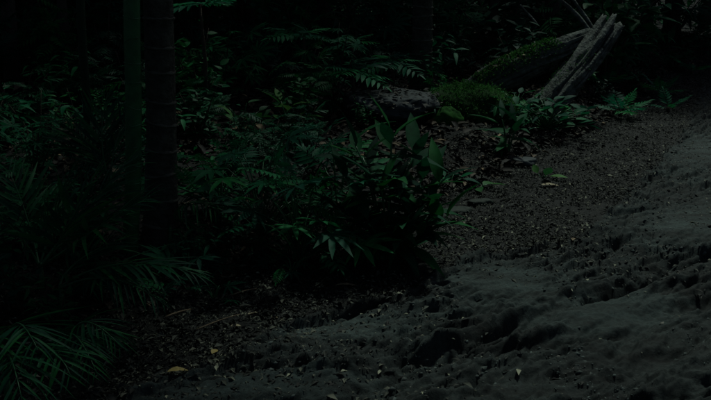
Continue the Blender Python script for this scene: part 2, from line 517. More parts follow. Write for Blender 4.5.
OCT_V = np.array([(1, 0, 0), (0, 1, 0), (-1, 0, 0), (0, -1, 0), (0.2, 0.1, 0.55), (0, 0, -0.6)], float)
OCT_F = np.array([(0, 1, 4), (1, 2, 4), (2, 3, 4), (3, 0, 4), (1, 0, 5), (2, 1, 5), (3, 2, 5), (0, 3, 5)])
n = 50000
y = 2.2 * (16 / 2.2) ** rng.random(n); x = np.interp(y, ey, ex) + rng.random(n) ** 1.0 * (0.52 * y + 0.8 - np.interp(y, ey, ex))
hh, ss, qq, snd = path_h(x, y, False)
dens = smooth(-0.25, 0.35, fbm(x * 1.6, y * 1.6, 3, 83)) * np.clip(1 - sum(blob(x, y, flat(a_, b_), .4, .26, .3) for a_, b_ in ((505, 282), (610, 300))), 0, 1)
keep = (qq < 0.02) & (rng.random(n) < dens)
x, y, hh = x[keep], y[keep], hh[keep]; n = len(x)
yaw = rng.normal(PDIR, 0.5, n)
V, F = many((OCT_V, OCT_F), np.stack([x, y, hh - 0.004], 1), np.stack([np.cos(yaw), np.sin(yaw), rng.normal(0, .2, n)], 1),
            np.stack([rng.normal(0, .3, n), rng.normal(0, .3, n), np.ones(n)], 1), np.clip(rng.lognormal(math.log(0.007), 0.6, n), .003, .03), np.clip(rng.lognormal(math.log(0.005), 0.55, n), .002, .018))
cl = np.array([(0.028, 0.034, 0.031), (0.05, 0.066, 0.06), (0.085, 0.11, 0.10), (0.15, 0.15, 0.125)])[rng.choice(4, n, p=[.12, .50, .34, .04])]
tag(link('soil_clods', mesh('soil_clods', V, F, 'litter', tint=np.repeat(cl, 6, 0), smoothed=False)), 'crumbly soil clods and grit scattered over the rutted track', 'soil', kind='stuff')

# ------------------------------------------------------------------ leaf templates
T_LEAFLET = [leaf_tpl(0.068, d, 0.3, 5, 0.35) for d in (0.10, 0.22, 0.38)]
T_LANCE = [leaf_tpl(0.26, d, 0.30, 6, 0.42, stalk=0.06, wavy=0.008) for d in (0.08, 0.25, 0.45)]
T_OVAL = [leaf_tpl(0.48, d, 0.2, 5, 0.42, stalk=0.08) for d in (0.08, 0.22)]
T_PINNA = leaf_tpl(0.24, 0.12, 0.2, 2, 0.4)
T_SMALL = leaf_tpl(0.42, 0.18, 0.25, 2, 0.42)
ME_LEAFLET = [mesh('leaflet', *t, 'palm') for t in T_LEAFLET]
ME_LANCE = [mesh('lance_leaf', *t, 'broad') for t in T_LANCE]
UP = Vector((0, 0, 1))
def rv(s=1.0): return Vector((random.gauss(0, s), random.gauss(0, s), random.gauss(0, s)))

def frond(root, ctrl, nl, ll, spread=55, drop=0.25, r0=0.007, sub=True, start=0.15, name='frond', up=UP, m='palm', tip=0.45):
    """rachis along a Bezier, leaflets both sides; ctrl in the root's own space"""
    P = bez(ctrl, 14)
    nP = len(P)
    V, F = tube(P, [r0 * (1 - 0.8 * i / (nP - 1)) for i in range(nP)], 6)
    bag = Bag(); bag.raw(V, F)
    items = []
    for i in range(nl):
        t = start + (1 - start) * (i + 0.5) / nl
        f = t * (nP - 1); k = min(int(f), nP - 2)
        p = P[k].lerp(P[k + 1], f - k); d = (P[k + 1] - P[k]).normalized()
        side0 = d.cross(up)
        if side0.length < 0.1: side0 = d.cross(Vector((0, -1, 0.3)))
        side0.normalize(); nn = side0.cross(d)
        u = (t - start) / (1 - start)
        L = ll * (0.55 + 0.75 * math.sin(math.pi * min(1, u * 0.85 + 0.12))) * random.uniform(0.85, 1.12)
        L *= 1 - tip * u * u
        a = R(spread) * (1 - 0.45 * u) * random.uniform(0.88, 1.12)
        for sg in (-1, 1):
            dd = d * math.cos(a) + side0 * (sg * math.sin(a)) + nn * random.uniform(0.05, 0.3) - Vector((0, 0, drop * random.uniform(0.5, 1.4)))
            items.append((p + rv(0.002), dd, nn + rv(0.15), L * random.uniform(0.9, 1.1)))
    if sub:
        fo = link(name, bag.mesh(name, 'stem' if m == 'palm' else m), root)
        for p, dd, nn, L in items:
            link('leaflet', random.choice(ME_LEAFLET), fo, place_m(p, dd, nn, L))
    else:
        for p, dd, nn, L in items: bag.add(random.choice(T_LEAFLET), place_m(p, dd, nn, L))
        fo = link(name, bag.mesh(name, m), root)
    return fo

# ------------------------------------------------------------------ palms with ringed trunks
def ringed_trunk(name, label, cat, base, top, r0, r1, spacing, barkm, ringm, crown=9, fl=2.2, bulge=0.012, group=None, kk=20, extra=0.0):
    root = thing(name, label, cat, base, group)
    B, T = Vector((0, 0, -0.15)), Vector(top) - Vector(base)
    n = 60
    P = [B.lerp(T, i / n) + Vector((0.015 * math.sin(i * 0.23), 0.012 * math.cos(i * 0.19), 0)) for i in range(n + 1)]
    rad = [r0 + (r1 - r0) * i / n + extra * math.exp(-i * 0.35) for i in range(n + 1)]
    ph = random.random() * 9
    V, F = tube(P, rad, kk, wob=lambda i, j, th: 1 + 0.025 * math.sin(3 * th + ph + i * 0.2) + 0.02 * math.sin(9 * th + i * 1.3))
    link('trunk', mesh('trunk', V, F, barkm), root)
    Lg = (T - B).length; z = spacing * 0.8
    while z < Lg - 0.05:
        t = z / Lg; i = t * n; k = min(int(i), n - 1)
        p = P[k].lerp(P[k + 1], i - k); d = (P[k + 1] - P[k]).normalized(); r = rad[k]
        a = d.orthogonal().normalized(); b = d.cross(a)
        V = []; F = []; N2 = 28
        tl = random.uniform(-0.02, 0.02)
        for j in range(N2):
            th = 2 * math.pi * j / N2
            w_ = bulge * (1 + 0.35 * math.sin(5 * th + z * 7) + random.uniform(-.25, .25))
            c = p + d * (tl * math.cos(th + z))
            e = a * math.cos(th) + b * math.sin(th)
            for dr, dz in ((-0.004, -w_ * 0.9), (w_ * 0.75, -w_ * 0.35), (w_ * 0.8, w_ * 0.25), (-0.004, w_ * 1.1)):
                V.append(tuple(c + e * (r + dr) + d * dz))
        for j in range(N2):
            q = (j + 1) % N2
            for e in range(3): F.append((4 * j + e, 4 * q + e, 4 * q + e + 1, 4 * j + e + 1))
        link('leaf_scar', mesh('leaf_scar', V, np.array(F), ringm), root)
        z += spacing * random.uniform(0.85, 1.15)
    if crown:
        bag = Bag()
        P2 = bez([(0, 0, 0), (0, fl * 0.4, fl * 0.45), (0, fl, -fl * 0.12)], 14)
        V, F = tube(P2, [0.02 * (1 - 0.8 * i / 14) for i in range(15)], 6); bag.raw(V, F)
        for i in range(34):
            t = 0.15 + 0.85 * i / 34; f = t * 14; k = min(int(f), 13)
            p = P2[k].lerp(P2[k + 1], f - k); d = (P2[k + 1] - P2[k]).normalized()
            for sg in (-1, 1):
                dd = d * 0.6 + Vector((sg * 0.8, 0, -0.3 + random.uniform(-.2, .2)))
                bag.add(T_LEAFLET[1], place_m(p, dd, UP + rv(0.2), fl * 0.32 * (1 - 0.5 * t * t), fl * 0.6))
        me = bag.mesh('frond', 'palm')
        for i in range(crown):
            mw = Matrix.Translation(T) @ Matrix.Rotation(2 * math.pi * i / crown * 1.618 * 2 + random.random() * .3, 4, 'Z') @ Matrix.Rotation(R(random.uniform(-18, 25)), 4, 'X')
            link('frond', me, root, mw)
    return root

def rooted(px, py, ztop, pxtop):
    """foot on the ground seen at a pixel, top following the upper pixel it passes"""
    b = at(px, py)
    q = on(pxtop, 0, b.y)
    k = (ztop - b.z) / (q.z - b.z)
    t = b + (q - b) * k; t.z = ztop
    return b, t

b, t = rooted(158, 242, 7.2, 156)
ringed_trunk('palm_tree', 'thick grey brown palm trunk ringed with pale leaf scars beside the thin green stem', 'palm tree', b, t, 0.078, 0.073, 0.140, 'bark', 'scar', 8, 2.2, 0.009, extra=0.05)
b, t = rooted(126, 252, 6.0, 131)
ringed_trunk('young_palm', 'slender upright green palm stem with faint rings next to the thick ringed trunk', 'palm tree', b, t, 0.043, 0.039, 0.11, 'stem', 'stem', 7, 1.5, 0.0035, kk=14)
b, t = rooted(420, 92, 9.3, 422)
ringed_trunk('palm_tree', 'dim banded palm trunk rising behind the mossy mound', 'palm tree', b, t, 0.115, 0.10, 0.13, 'bark', 'scar', 8, 2.2, 0.010, extra=0.04)
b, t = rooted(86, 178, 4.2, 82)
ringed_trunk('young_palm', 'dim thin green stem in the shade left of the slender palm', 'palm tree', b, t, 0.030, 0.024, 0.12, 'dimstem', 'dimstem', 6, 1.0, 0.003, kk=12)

# ------------------------------------------------------------------ young palms with drooping fronds, lower left
def rel(root, pts): return [on(px, py, root.location.y + dy) - root.location for px, py, dy in pts]

def young_palm(label, base, fronds, group='young palms under the ringed trunk'):
    root = thing('palm_seedling', label, 'palm', base, group)
    link('stem', mesh('stem', *tube([(0, 0, -0.05), (0.0, 0.01, 0.05), (0.01, 0.0, 0.14)], [0.018, 0.014, 0.006], 8), 'stem'), root)
    for pts, nl, ll, sp, dr in fronds:
        c = [Vector((0, 0, 0.12))] + rel(root, pts)
        frond(root, c, nl, ll, sp, dr, start=0.3)
    return root

young_palm('feathery palm with upswept fronds in front of the slender green stem', at(42, 290), [
    ([(62, 236, 0.1), (92, 205, 0.15), (138, 152, 0.2)], 18, 0.36, 58, 0.02),
    ([(70, 250, -0.2), (100, 222, -0.25), (150, 196, -0.25)], 17, 0.30, 55, 0.08),
    ([(50, 262, -0.2), (64, 232, -0.3), (96, 172, -0.3)], 16, 0.32, 52, 0.05),
    ([(48, 240, 0.1), (56, 205, 0.1), (74, 165, 0.1)], 14, 0.26, 50, 0.05),
    ([(60, 240, 0.1), (85, 225, 0.0), (128, 214, 0.0)], 15, 0.24, 45, 0.05),
    ([(30, 245, 0.0), (10, 220, -0.1), (-20, 205, -0.1)], 12, 0.26, 50, 0.15),
    ([(36, 250, 0.1), (26, 205, 0.2), (8, 170, 0.3)], 14, 0.26, 50, 0.1)])
young_palm('palm with a long low frond arching right below the ringed trunk', at(62, 312), [
    ([(80, 268, 0.0), (140, 250, -0.1), (200, 276, -0.2)], 18, 0.24, 42, 0.18),
    ([(85, 276, -0.1), (120, 268, -0.2), (165, 305, -0.3)], 14, 0.18, 50, 0.30),
    ([(75, 282, -0.1), (110, 270, -0.1), (150, 268, 0)], 14, 0.20, 48, 0.15),
    ([(60, 270, 0.1), (90, 248, 0.2), (125, 238, 0.3)], 14, 0.22, 50, 0.05)])
young_palm('palm with fan like drooping leaflets in the bottom left corner', at(8, 402), [
    ([(8, 335, 0.0), (12, 296, -0.1), (38, 350, -0.4)], 16, 0.24, 65, 0.45),
    ([(0, 345, 0.0), (-20, 310, -0.1), (-30, 370, -0.3)], 12, 0.22, 60, 0.4),
    ([(14, 350, 0.0), (45, 318, -0.1), (72, 378, -0.3)], 14, 0.20, 60, 0.4),
    ([(5, 355, -0.1), (8, 335, -0.3), (22, 400, -0.5)], 14, 0.20, 60, 0.45)])
young_palm('low drooping palm fronds over the leaf litter near the corner', at(75, 382), [
    ([(68, 328, 0.0), (80, 300, 0.0), (122, 348, -0.1)], 16, 0.17, 60, 0.4),
    ([(66, 340, 0.0), (100, 315, 0.1), (135, 340, 0.2)], 14, 0.15, 60, 0.35),
    ([(60, 335, 0.0), (72, 312, -0.1), (98, 376, -0.3)], 14, 0.17, 60, 0.4)])
young_palm('small palm frond fanning out from behind the ringed trunk', at(170, 252), [
    ([(172, 216, 0.1), (178, 190, 0.1), (218, 210, -0.1)], 15, 0.22, 60, 0.3),
    ([(170, 222, 0.1), (180, 205, 0.1), (204, 236, 0.0)], 12, 0.18, 55, 0.3),
    ([(174, 230, 0.0), (190, 222, 0.0), (206, 252, -0.1)], 12, 0.16, 55, 0.3)])
young_palm('shaded palm frond behind the slender green stem', at(112, 200), [
    ([(110, 165, 0.1), (116, 130, 0.1), (140, 84, 0.2)], 16, 0.28, 50, 0.0),
    ([(104, 170, 0.1), (96, 130, 0.1), (108, 92, 0.2)], 14, 0.26, 50, 0.0),
    ([(104, 170, 0.1), (90, 140, 0.1), (58, 120, 0.2)], 14, 0.26, 50, 0.1)])

# ------------------------------------------------------------------ broad-leaved plants
def broad_plant(name, label, base, stems, ll, group=None, meshes=ME_LANCE, lean=0.35, per=7, cat='plant'):
    root = thing(name, label, cat, base, group)
    for (dx, dy, hgt) in stems:
        P = bez([(dx * 0.15, dy * 0.15, -0.04), (dx * 0.3, dy * 0.3, hgt * 0.6), (dx, dy, hgt)], 6)
        link('stem', mesh('stem', *tube(P, [0.011, .01, .009, .008, .007, .006, .004], 6), 'stem'), root)
        a0 = random.random() * 6
        for i in range(per):
            t = 0.35 + 0.65 * i / (per - 1); f = t * 6; k = min(int(f), 5)
            p = P[k].lerp(P[k + 1], f - k)
            a = a0 + i * 2.4
            el = R(2 + 56 * t ** 2.5 + random.uniform(-18, 14))
            d = Vector((math.cos(a) * math.cos(el), math.sin(a) * math.cos(el), math.sin(el)))
            L = ll * random.uniform(0.75, 1.15)
            link('leaf', random.choice(meshes), root, place_m(p, d, UP - d * d.z + rv(0.15), L, L * random.uniform(0.75, 1.05)))
    return root

broad_plant('ginger_plant', 'tall clump of large dark lance shaped leaves at the track edge', at(388, 262),
            [(-0.20, 0.1, 0.70), (0.02, 0.12, 0.76), (0.22, 0.08, 0.52), (-0.05, -0.1, 0.50), (0.12, -0.14, 0.34), (0.25, -0.05, 0.38), (-0.26, -0.02, 0.52), (0.1, -0.2, 0.22), (-0.12, -0.2, 0.30), (0.3, 0.05, 0.45), (-0.15, 0.15, 0.6), (0.15, 0.15, 0.62), (0.0, -0.05, 0.42), (0.2, -0.15, 0.2), (-0.3, -0.1, 0.35), (0.32, -0.1, 0.28)], 0.285, per=12)
broad_plant('ginger_plant', 'small plant of radiating dark leaves on the leafy bank below the log', at(507, 152),
            [(-0.06, 0.0, 0.30), (0.10, 0.02, 0.24), (0.02, -0.05, 0.18)], 0.34, per=6)

def palmate_tpl(n=8, L=1.0):
    bag = Bag()
    for i in range(n):
        a = R(-118 + 236 * i / (n - 1))
        d = Vector((math.sin(a), math.cos(a), random.uniform(-0.12, 0.08)))
        bag.add(leaf_tpl(0.20, 0.2, 0.25, 3, 0.45), place_m(Vector((0, 0.28, 0)), d, UP + rv(0.1), L * (0.72 - 0.22 * abs(a) / 2)))
    V, F = tube([(0, 0, 0.0), (0, 0.15, 0.01), (0, 0.3, 0)], 0.012, 4); bag.raw(V, F)
    return np.concatenate(bag.V), np.concatenate(bag.F)
T_PALMATE = [palmate_tpl(7), palmate_tpl(9), palmate_tpl(8)]
def pinnate_tpl(n=7, wide=0.34):
    bag = Bag()
    for i in range(n):
        t = 0.2 + 0.72 * i / (n - 1)
        for sg in (-1, 1):
            d = Vector((sg * 0.85, 0.62, random.uniform(-0.15, 0.05)))
            bag.add(leaf_tpl(0.27, 0.2, 0.2, 3, 0.42), place_m(Vector((0, t, -0.12 * t * t)), d, UP + rv(0.12), wide * math.sin(math.pi * min(1, t * 0.8 + 0.18)) + 0.05))
    bag.add(leaf_tpl(0.27, 0.2, 0.2, 3, 0.42), place_m(Vector((0, 0.93, -0.11)), Vector((0, 1, -0.1)), UP, 0.24))
    V, F = tube([(0, 0, 0), (0, 0.5, -0.03), (0, 0.95, -0.11)], 0.01, 4); bag.raw(V, F)
    return np.concatenate(bag.V), np.concatenate(bag.F)
T_PINN = [pinnate_tpl(7), pinnate_tpl(8, 0.28), pinnate_tpl(6, 0.38)]
ME_CUT = [mesh('cut_leaf', *t, 'cut') for t in T_PALMATE + T_PINN]
ME_FERN = [mesh('fern_frond', *t, 'fern') for t in T_PINN]
ME_DIMF = [mesh('dim_frond', *t, 'dim') for t in T_PINN + T_PALMATE]
ME_OVALC = [mesh('oval_leaf', *t, 'cut') for t in T_OVAL]
ME_BRIGHT = [mesh('bright_leaf', *t, 'bright') for t in T_OVAL]

def leafy(name, label, base, n, hgt, rad, ll, meshes, group=None, cat='plant', low=0.15, leafname='leaf'):
    """a rosette or bush of stalked leaves"""
    root = thing(name, label, cat, base, group)
    bag = Bag()
    for i in range(n):
        a = i * 2.4 + random.uniform(-.4, .4)
        t = random.random() ** 0.6
        p = Vector((math.cos(a) * rad * t, math.sin(a) * rad * t, hgt * (low + (1 - low) * random.random() ** 0.7) * (1 - 0.35 * t)))
        bag.tube(bez([(0, 0, -0.03), (p.x * 0.3, p.y * 0.3, p.z * 0.8), p], 4), [0.007, .006, .005, .004, .003], 4)
        el = R(random.uniform(-18, 38))
        d = Vector((math.cos(a) * math.cos(el), math.sin(a) * math.cos(el), math.sin(el))) + rv(0.2)
        L = ll * random.uniform(0.7, 1.2)
        link(leafname, random.choice(meshes), root, place_m(p, d, UP + rv(0.2), L))
    link('stem', bag.mesh('stem', 'stem'), root)
    return root

for (px, py, n, hg, rd, ll, lb) in [
    (300, 262, 22, 0.72, 0.34, 0.30, 'cut leaf plant with finger like lobes left of the large dark clump'),
    (262, 236, 18, 0.66, 0.34, 0.28, 'cut leaf plant between the ringed trunk and the big clump'),
    (338, 232, 18, 0.66, 0.30, 0.28, 'lobed leafy plant crowding the back of the large dark clump'),
    (222, 232, 14, 0.55, 0.34, 0.26, 'shaded lobed plant right of the ringed trunk')]:
    leafy('cut_leaf_plant', lb, at(px, py), n, hg, rd, ll, ME_CUT, 'cut leaf understory plants')
for (px, py, n, hg, ll, lb) in [
    (342, 262, 8, 0.20, 0.22, 'small fern at the foot of the large dark clump'),
    (214, 300, 6, 0.12, 0.13, 'tiny teal sprig on the leaf litter below the ringed trunk'),
    (292, 272, 8, 0.14, 0.16, 'low dim fern on the edge of the leaf litter'),
    (190, 282, 8, 0.18, 0.22, 'low shaded fern at the palm foot')]:
    leafy('fern', lb, at(px, py), n, hg, 0.12, ll, ME_CUT, 'small ferns along the litter edge', 'fern', leafname='frond')

# ferns in the gloom
def fern(label, base, n, L, az=None, group=None, el=(10, 55)):
    root = thing('fern', label, 'fern', base, group)
    link('crown', mesh('crown', *tube([(0, 0, -0.04), (0, 0, 0.06)], [0.03, 0.02], 6), 'twig'), root)
    for i in range(n):
        a = (2 * math.pi * i / n if az is None else R(az[0] + (az[1] - az[0]) * i / max(n - 1, 1))) + random.uniform(-.2, .2)
        e = R(random.uniform(*el))
        d = Vector((math.cos(a) * math.cos(e), math.sin(a) * math.cos(e), math.sin(e)))
        link('frond', random.choice(ME_FERN), root, place_m(Vector((0, 0, 0.05)), d, UP + rv(0.1), L * random.uniform(0.75, 1.15)))
    return root
for (px, py, n, L, lb) in [
    (620, 116, 8, 0.40, 'bright green fern at the foot of the fallen log by the track'),
    (660, 96, 6, 0.38, 'fern spreading over the track edge beyond the bright one'),
    (668, 112, 4, 0.26, 'low pale fern lying at the track edge'),
    (606, 88, 7, 0.42, 'fern growing against the right side of the fallen log'),
    (692, 74, 5, 0.45, 'dim fern where the track fades into the dark')]:
    fern(lb, at(px, py), n, L, group='ferns beside the track')
def hung(label, px, py, Y, n, L, rise, group='ferns in the dark behind the rock'):
    """a fern whose fronds reach the given picture height, standing on the ground below"""
    p = on(px, py, Y); g = H(p.x, Y)
    root = thing('fern', label, 'fern', (p.x, Y, g), group)
    hgt = max(p.z - g, 0.1)
    link('stem', mesh('stem', *tube([(0, 0, -0.05), (0.02, 0.01, hgt * 0.5), (0, 0, hgt)], [0.025, 0.02, 0.012], 6), 'twig'), root)
    for i in range(n):
        a = 2 * math.pi * i / n + random.uniform(-.3, .3); e = R(random.uniform(-12, rise))
        d = Vector((math.cos(a) * math.cos(e), math.sin(a) * math.cos(e), math.sin(e)))
        link('frond', random.choice(ME_FERN), root, place_m(Vector((0, 0, hgt)), d, UP + rv(0.1), L * random.uniform(0.75, 1.15)))
hung('tall fern with a spreading pale green top in the dark left of centre', 303, 34, 8.4, 8, 0.42, 25)
hung('fern with bright fronds held above the grey rock', 352, 70, 8.0, 8, 0.42, 15)
hung('fern in the dark above and behind the grey rock', 352, 42, 9.0, 7, 0.36, 20)
hung('dim fern leaning toward the banded palm trunk', 392, 60, 8.8, 7, 0.40, 20)
hung('faint green fern at the top edge right of the ringed trunk', 200, 4, 7.4, 7, 0.36, 15)
leafy('sapling', 'bright green broad leaved sapling beside the grey rock', at(287, 132), 12, 0.36, 0.16, 0.20, ME_BRIGHT, 'low bright plants')
leafy('sapling', 'yellowish green sapling among the dim shrubs right of the ringed trunk', at(243, 140), 12, 0.36, 0.2, 0.16, ME_BRIGHT, 'low bright plants')
leafy('seedling', 'single bright seedling leaf on the bank beside the track', at(541, 178), 3, 0.05, 0.06, 0.16, ME_BRIGHT, 'low bright plants')
leafy('seedling', 'small green seedling on brown leaves right of the large clump', at(450, 186), 6, 0.12, 0.1, 0.16, ME_OVALC, 'low bright plants')
leafy('seedling', 'small green seedling near the slab at the track edge', at(478, 190), 4, 0.08, 0.1, 0.14, ME_BRIGHT, 'low bright plants')
leafy('bush', 'bluish small leaved bush below the fallen log', at(546, 130), 70, 0.36, 0.42, 0.15, ME_OVALC, 'bushes round the log', 'bush')
leafy('bush', 'small leaved bush at the left end of the fallen log', at(514, 122), 60, 0.36, 0.42, 0.14, ME_OVALC, 'bushes round the log', 'bush')

# ------------------------------------------------------------------ rock, slab and stones
def lump(name, label, cat, base, sx, sy, sz, m, seed, rot=0, sink=0.2, flat_top=0.0, nu=40, nv=24, cut=None):
    V = []; F = []
    th, ph = np.meshgrid(np.linspace(0, 2 * np.pi, nu, endpoint=False), np.linspace(0.02, np.pi - 0.02, nv))
    x, y, z = np.sin(ph) * np.cos(th), np.sin(ph) * np.sin(th), np.cos(ph)
    d = 1 + 0.30 * fbm(x * 1.4 + z * 1.1, y * 1.4 - z * 0.7, 5, seed) + 0.16 * np.abs(fbm(x * 4 + z * 3, y * 4 + z, 3, seed + 5))
    x, y, z = x * d, y * d, z * d
    if flat_top: z = np.where(z > flat_top, flat_top + (z - flat_top) * 0.25, z)
    x, y, z = x * sx, y * sy, z * sz
    c, s = math.cos(rot), math.sin(rot)
    V = np.stack([(x * c - y * s).ravel(), (x * s + y * c).ravel(), (z + sz * (1 - 2 * sink)).ravel()], 1)
    i = np.arange(nu * nv).reshape(nv, nu); j = np.roll(i, -1, 1)
    F = np.stack([i[:-1], i[1:], j[1:], j[:-1]], -1).reshape(-1, 4)
    o = link(name, mesh(name, V, F, m)); o.location = base
    return tag(o, label, cat)
RB = at(390, 118)
ro = lump('rock', 'pale grey flat topped rock half buried on the bank behind the large clump', 'rock', RB, 0.46, 0.48, 0.16, 'rock', 52, 0.1, 0.0, 0.50)
vv = np.array([v.co[:] for v in ro.data.vertices]); vv = vv[(vv[:, 2] > 0.03) & (vv[:, 1] < 0.15)]
kq = rng.integers(0, len(vv), 420)
V, F = many(leaf_tpl(0.45, .1, .3, 2, .5), vv[kq] + rng.normal(0, .015, (420, 3)) + (0, 0, .012), rng.normal(0, 1, (420, 3)) * (1, 1, .25), rng.normal(0, .3, (420, 3)) + (0, 0, 1), rng.uniform(.03, .09, 420))
tag(link('leaf_debris', mesh('leaf_debris', V, F, 'litter', tint=np.repeat(PAL[rng.choice(5, 420, p=[.4, .3, .2, .09, .01])], 9, 0), smoothed=False), ro), kind='stuff')
for px, py, sx, lb_, sd_ in [(433, 219, .11, 'flat grey green stone nearest the large dark clump at the bank foot', 9), (455, 213, .13, 'middle flat grey green stone sunk in litter at the bank foot', 19), (480, 204, .10, 'far flat grey green stone sunk in litter at the bank foot', 29)]:
    lump('stone', lb_, 'stone', at(px, py), sx, sx * 0.5, 0.035, 'slab', sd_, 0.4, 0.35, 0.62, nu=28, nv=16)
lump('stone', 'small pale stone on the leafy bank beside the bright seedling', 'stone', at(522, 164), 0.13, 0.09, 0.06, 'rock', 14, 0.2, 0.3, 0.4)

# mossy mound
mb = at(470, 116)
root = thing('mossy_mound', 'earth mound overgrown with bright green moss below the fallen log', 'mound', mb)
lm = lump('earth', None, None, (0, 0, 0), 0.52, 0.40, 0.28, 'mossbed', 23, 0.2, 0.45)
lm.parent = root
vv = np.array([v.co[:] for v in lm.data.vertices])
vv = vv[vv[:, 2] > 0.02]
k = rng.integers(0, len(vv), 7000)
P = vv[k] * (1 + rng.uniform(0, 0.06, (7000, 1))) + rng.normal(0, 0.02, (7000, 3))
Yd = vv[k] * (1, 1, 0.6) + rng.normal(0, 0.3, (7000, 3)); Nn = np.tile((0.0, 0.0, 1.0), (7000, 1)) + rng.normal(0, 0.3, (7000, 3))
km = fbm(P[:, 0] * 5 + P[:, 2] * 4, P[:, 1] * 5 - P[:, 2] * 3, 3, 15) > -0.42
V, F = many(T_SMALL, P[km], Yd[km], Nn[km], rng.uniform(0.012, 0.040, int(km.sum())))
tag(link('moss', mesh('moss', V, F, 'moss'), root), kind='stuff')
lm = lump('mossy_hummock', 'little hummock of yellow green moss left of the mossy mound', 'mound', at(446, 122), 0.17, 0.14, 0.12, 'moss', 31, 0, 0.4)

# ------------------------------------------------------------------ fallen log
lb = at(540, 122)
root = thing('fallen_log', 'rotten mossy fallen log split in two with a jagged raised end', 'log', lb)
def limb(name, pts, rads, seed, label=None, k=64, n=80):
    P = bez([on(*p) - lb for p in pts], n)
    rr = [np.interp(i / n, np.linspace(0, 1, len(rads)), rads) for i in range(n + 1)]
    ii, jj = np.meshgrid(np.arange(n + 1), np.arange(k), indexing='ij')
    u_, th_ = ii / n, 2 * np.pi * jj / k
    cx, sy = np.cos(th_), np.sin(th_)
    W = (1.12 + 0.38 * fbm(cx * 1.6 + u_ * 1.2, sy * 1.6 + u_ * 0.5, 4, seed) + 0.10 * fbm(cx * 3 + u_ * 9, sy * 3, 3, seed + 4)
         - 0.42 * np.exp(-(fbm(cx * 3.2 + u_ * 0.5, sy * 3.2 - u_ * 0.4, 2, seed + 9) / 0.10) ** 2) - 0.5 * np.abs(fbm(cx * 7 + u_, sy * 7, 2, seed + 12)) * 0.4)
    V, F = tube(P, rr, k, lambda i, j, th: W[i, j])
    # ragged raised end: pull rim vertices out unevenly along the axis, sink the core
    ax = (P[-1] - P[-3]).normalized()
    for e in range(3):
        i = n - e
        for j in range(k):
            V[i * k + j] += np.array(ax) * (0.09 * (1 - e / 3) * float(fbm(np.array([j * 0.35]), np.array([seed * 1.0]), 3, 90)[0]) * 1.6)
    V[-1] -= np.array(ax) * 0.12
    o = link(name, mesh(name, V, F, 'log'), root)
    return o, P, rr
l1, P1, R1 = limb('trunk', [(540, 112, 8.5), (570, 82, 8.8), (590, 54, 9.1), (609, 26, 9.4)], [0.145, 0.15, 0.145, 0.13], 3)
l2, P2, R2 = limb('split_limb', [(466, 98, 8.8), (508, 68, 9.0), (545, 58, 9.1), (592, 37, 9.3)], [0.12, 0.16, 0.15, 0.10], 12)
def strands(Pp, Rr, n, t0, t1, m, nm, size):
    Pq = []; Yd = []
    for _ in range(n):
        t = random.uniform(t0, t1) ; i = int(t * (len(Pp) - 2))
        d = (Pp[i + 1] - Pp[i]).normalized(); a = d.cross(UP).normalized(); b_ = a.cross(d)
        th = random.gauss(math.pi / 2, 0.65)
        e = a * math.cos(th) + b_ * math.sin(th)
        Pq.append(Pp[i] + e * Rr[i] * random.uniform(0.98, 1.12) + d * random.uniform(-.03, .03)); Yd.append(e * 0.6 + rv(0.5))
    V, F = many(T_SMALL, np.array([tuple(p) for p in Pq]), np.array([tuple(p) for p in Yd]), np.tile((0., 0., 1.), (n, 1)) + rng.normal(0, .4, (n, 3)), rng.uniform(*size, n))
    return tag(link(nm, mesh(nm, V, F, m), root), kind='stuff')
for (Pp, Rr, t0) in ((P1, R1, .1), (P1, R1, .25), (P1, R1, .45), (P1, R1, .6), (P1, R1, .72), (P1, R1, .8), (P1, R1, .86), (P2, R2, .3), (P2, R2, .5), (P2, R2, .7), (P2, R2, .82)):
    i0 = int(t0 * 80); ln = min(random.randint(14, 26), 83 - i0); th = random.uniform(-0.6, 3.0)
    pts = []
    for i in range(i0, i0 + ln, 2):
        q = Pp[min(i, 80)] + (Pp[80] - Pp[78]).normalized() * (max(0, i - 80) * 0.012)
        d = (Pp[min(i + 1, 80)] - Pp[min(i, 79)]).normalized(); a = d.cross(UP).normalized(); b_ = a.cross(d)
        pts.append(q + (a * math.cos(th) + b_ * math.sin(th)) * Rr[min(i, 80)] * 1.0)
    nn_ = len(pts)
    link('splinter', mesh('splinter', *tube(pts, [0.022 * math.sin(math.pi * (0.08 + 0.84 * i / nn_)) for i in range(nn_)], 6, lambda i, j, th: 0.6 if j % 3 else 1.3), 'log'), root)
strands(P2, R2, 2600, 0.1, 0.75, 'moss', 'moss', (0.02, 0.05))
strands(P1, R1, 260, 0.0, 0.6, 'moss', 'moss', (0.015, 0.035))
strands(P2, R2, 60, 0.05, 0.6, 'paleleaf', 'leaf_debris', (0.03, 0.07))
for lbv, pts, r in [('bare dead branch slanting down behind the raised log end', [(552, -6, 9.9), (575, 10, 9.9), (590, 32, 9.8)], 0.032),
                    ('shorter dead branch crossing behind the raised log end', [(572, -2, 10.2), (582, 12, 10.1), (594, 30, 10.0)], 0.026),
                    ('thin dead branch in the dark left of the log', [(520, 5, 10.6), (530, 16, 10.5), (537, 24, 10.4)], 0.018)]:
    P = bez([on(*p) for p in pts], 10)
    g = P[-1] + Vector((-0.35, 0.5, 0)); g.z = H(g.x, g.y)
    P2b = P + [P[-1].lerp(g, 0.5) + Vector((0.05, 0, 0)), g - Vector((0, 0, 0.05))]
    V, F = tube([p - g for p in P2b], [r * (0.7 + 0.3 * i / 12) for i in range(len(P2b))], 8, lambda i, j, th: 1 + 0.15 * math.sin(th * 3 + i))
    o = link('dead_branch', mesh('dead_branch', V, F, 'log')); o.location = g
    tag(o, lbv, 'branch', 'dead branches by the log')

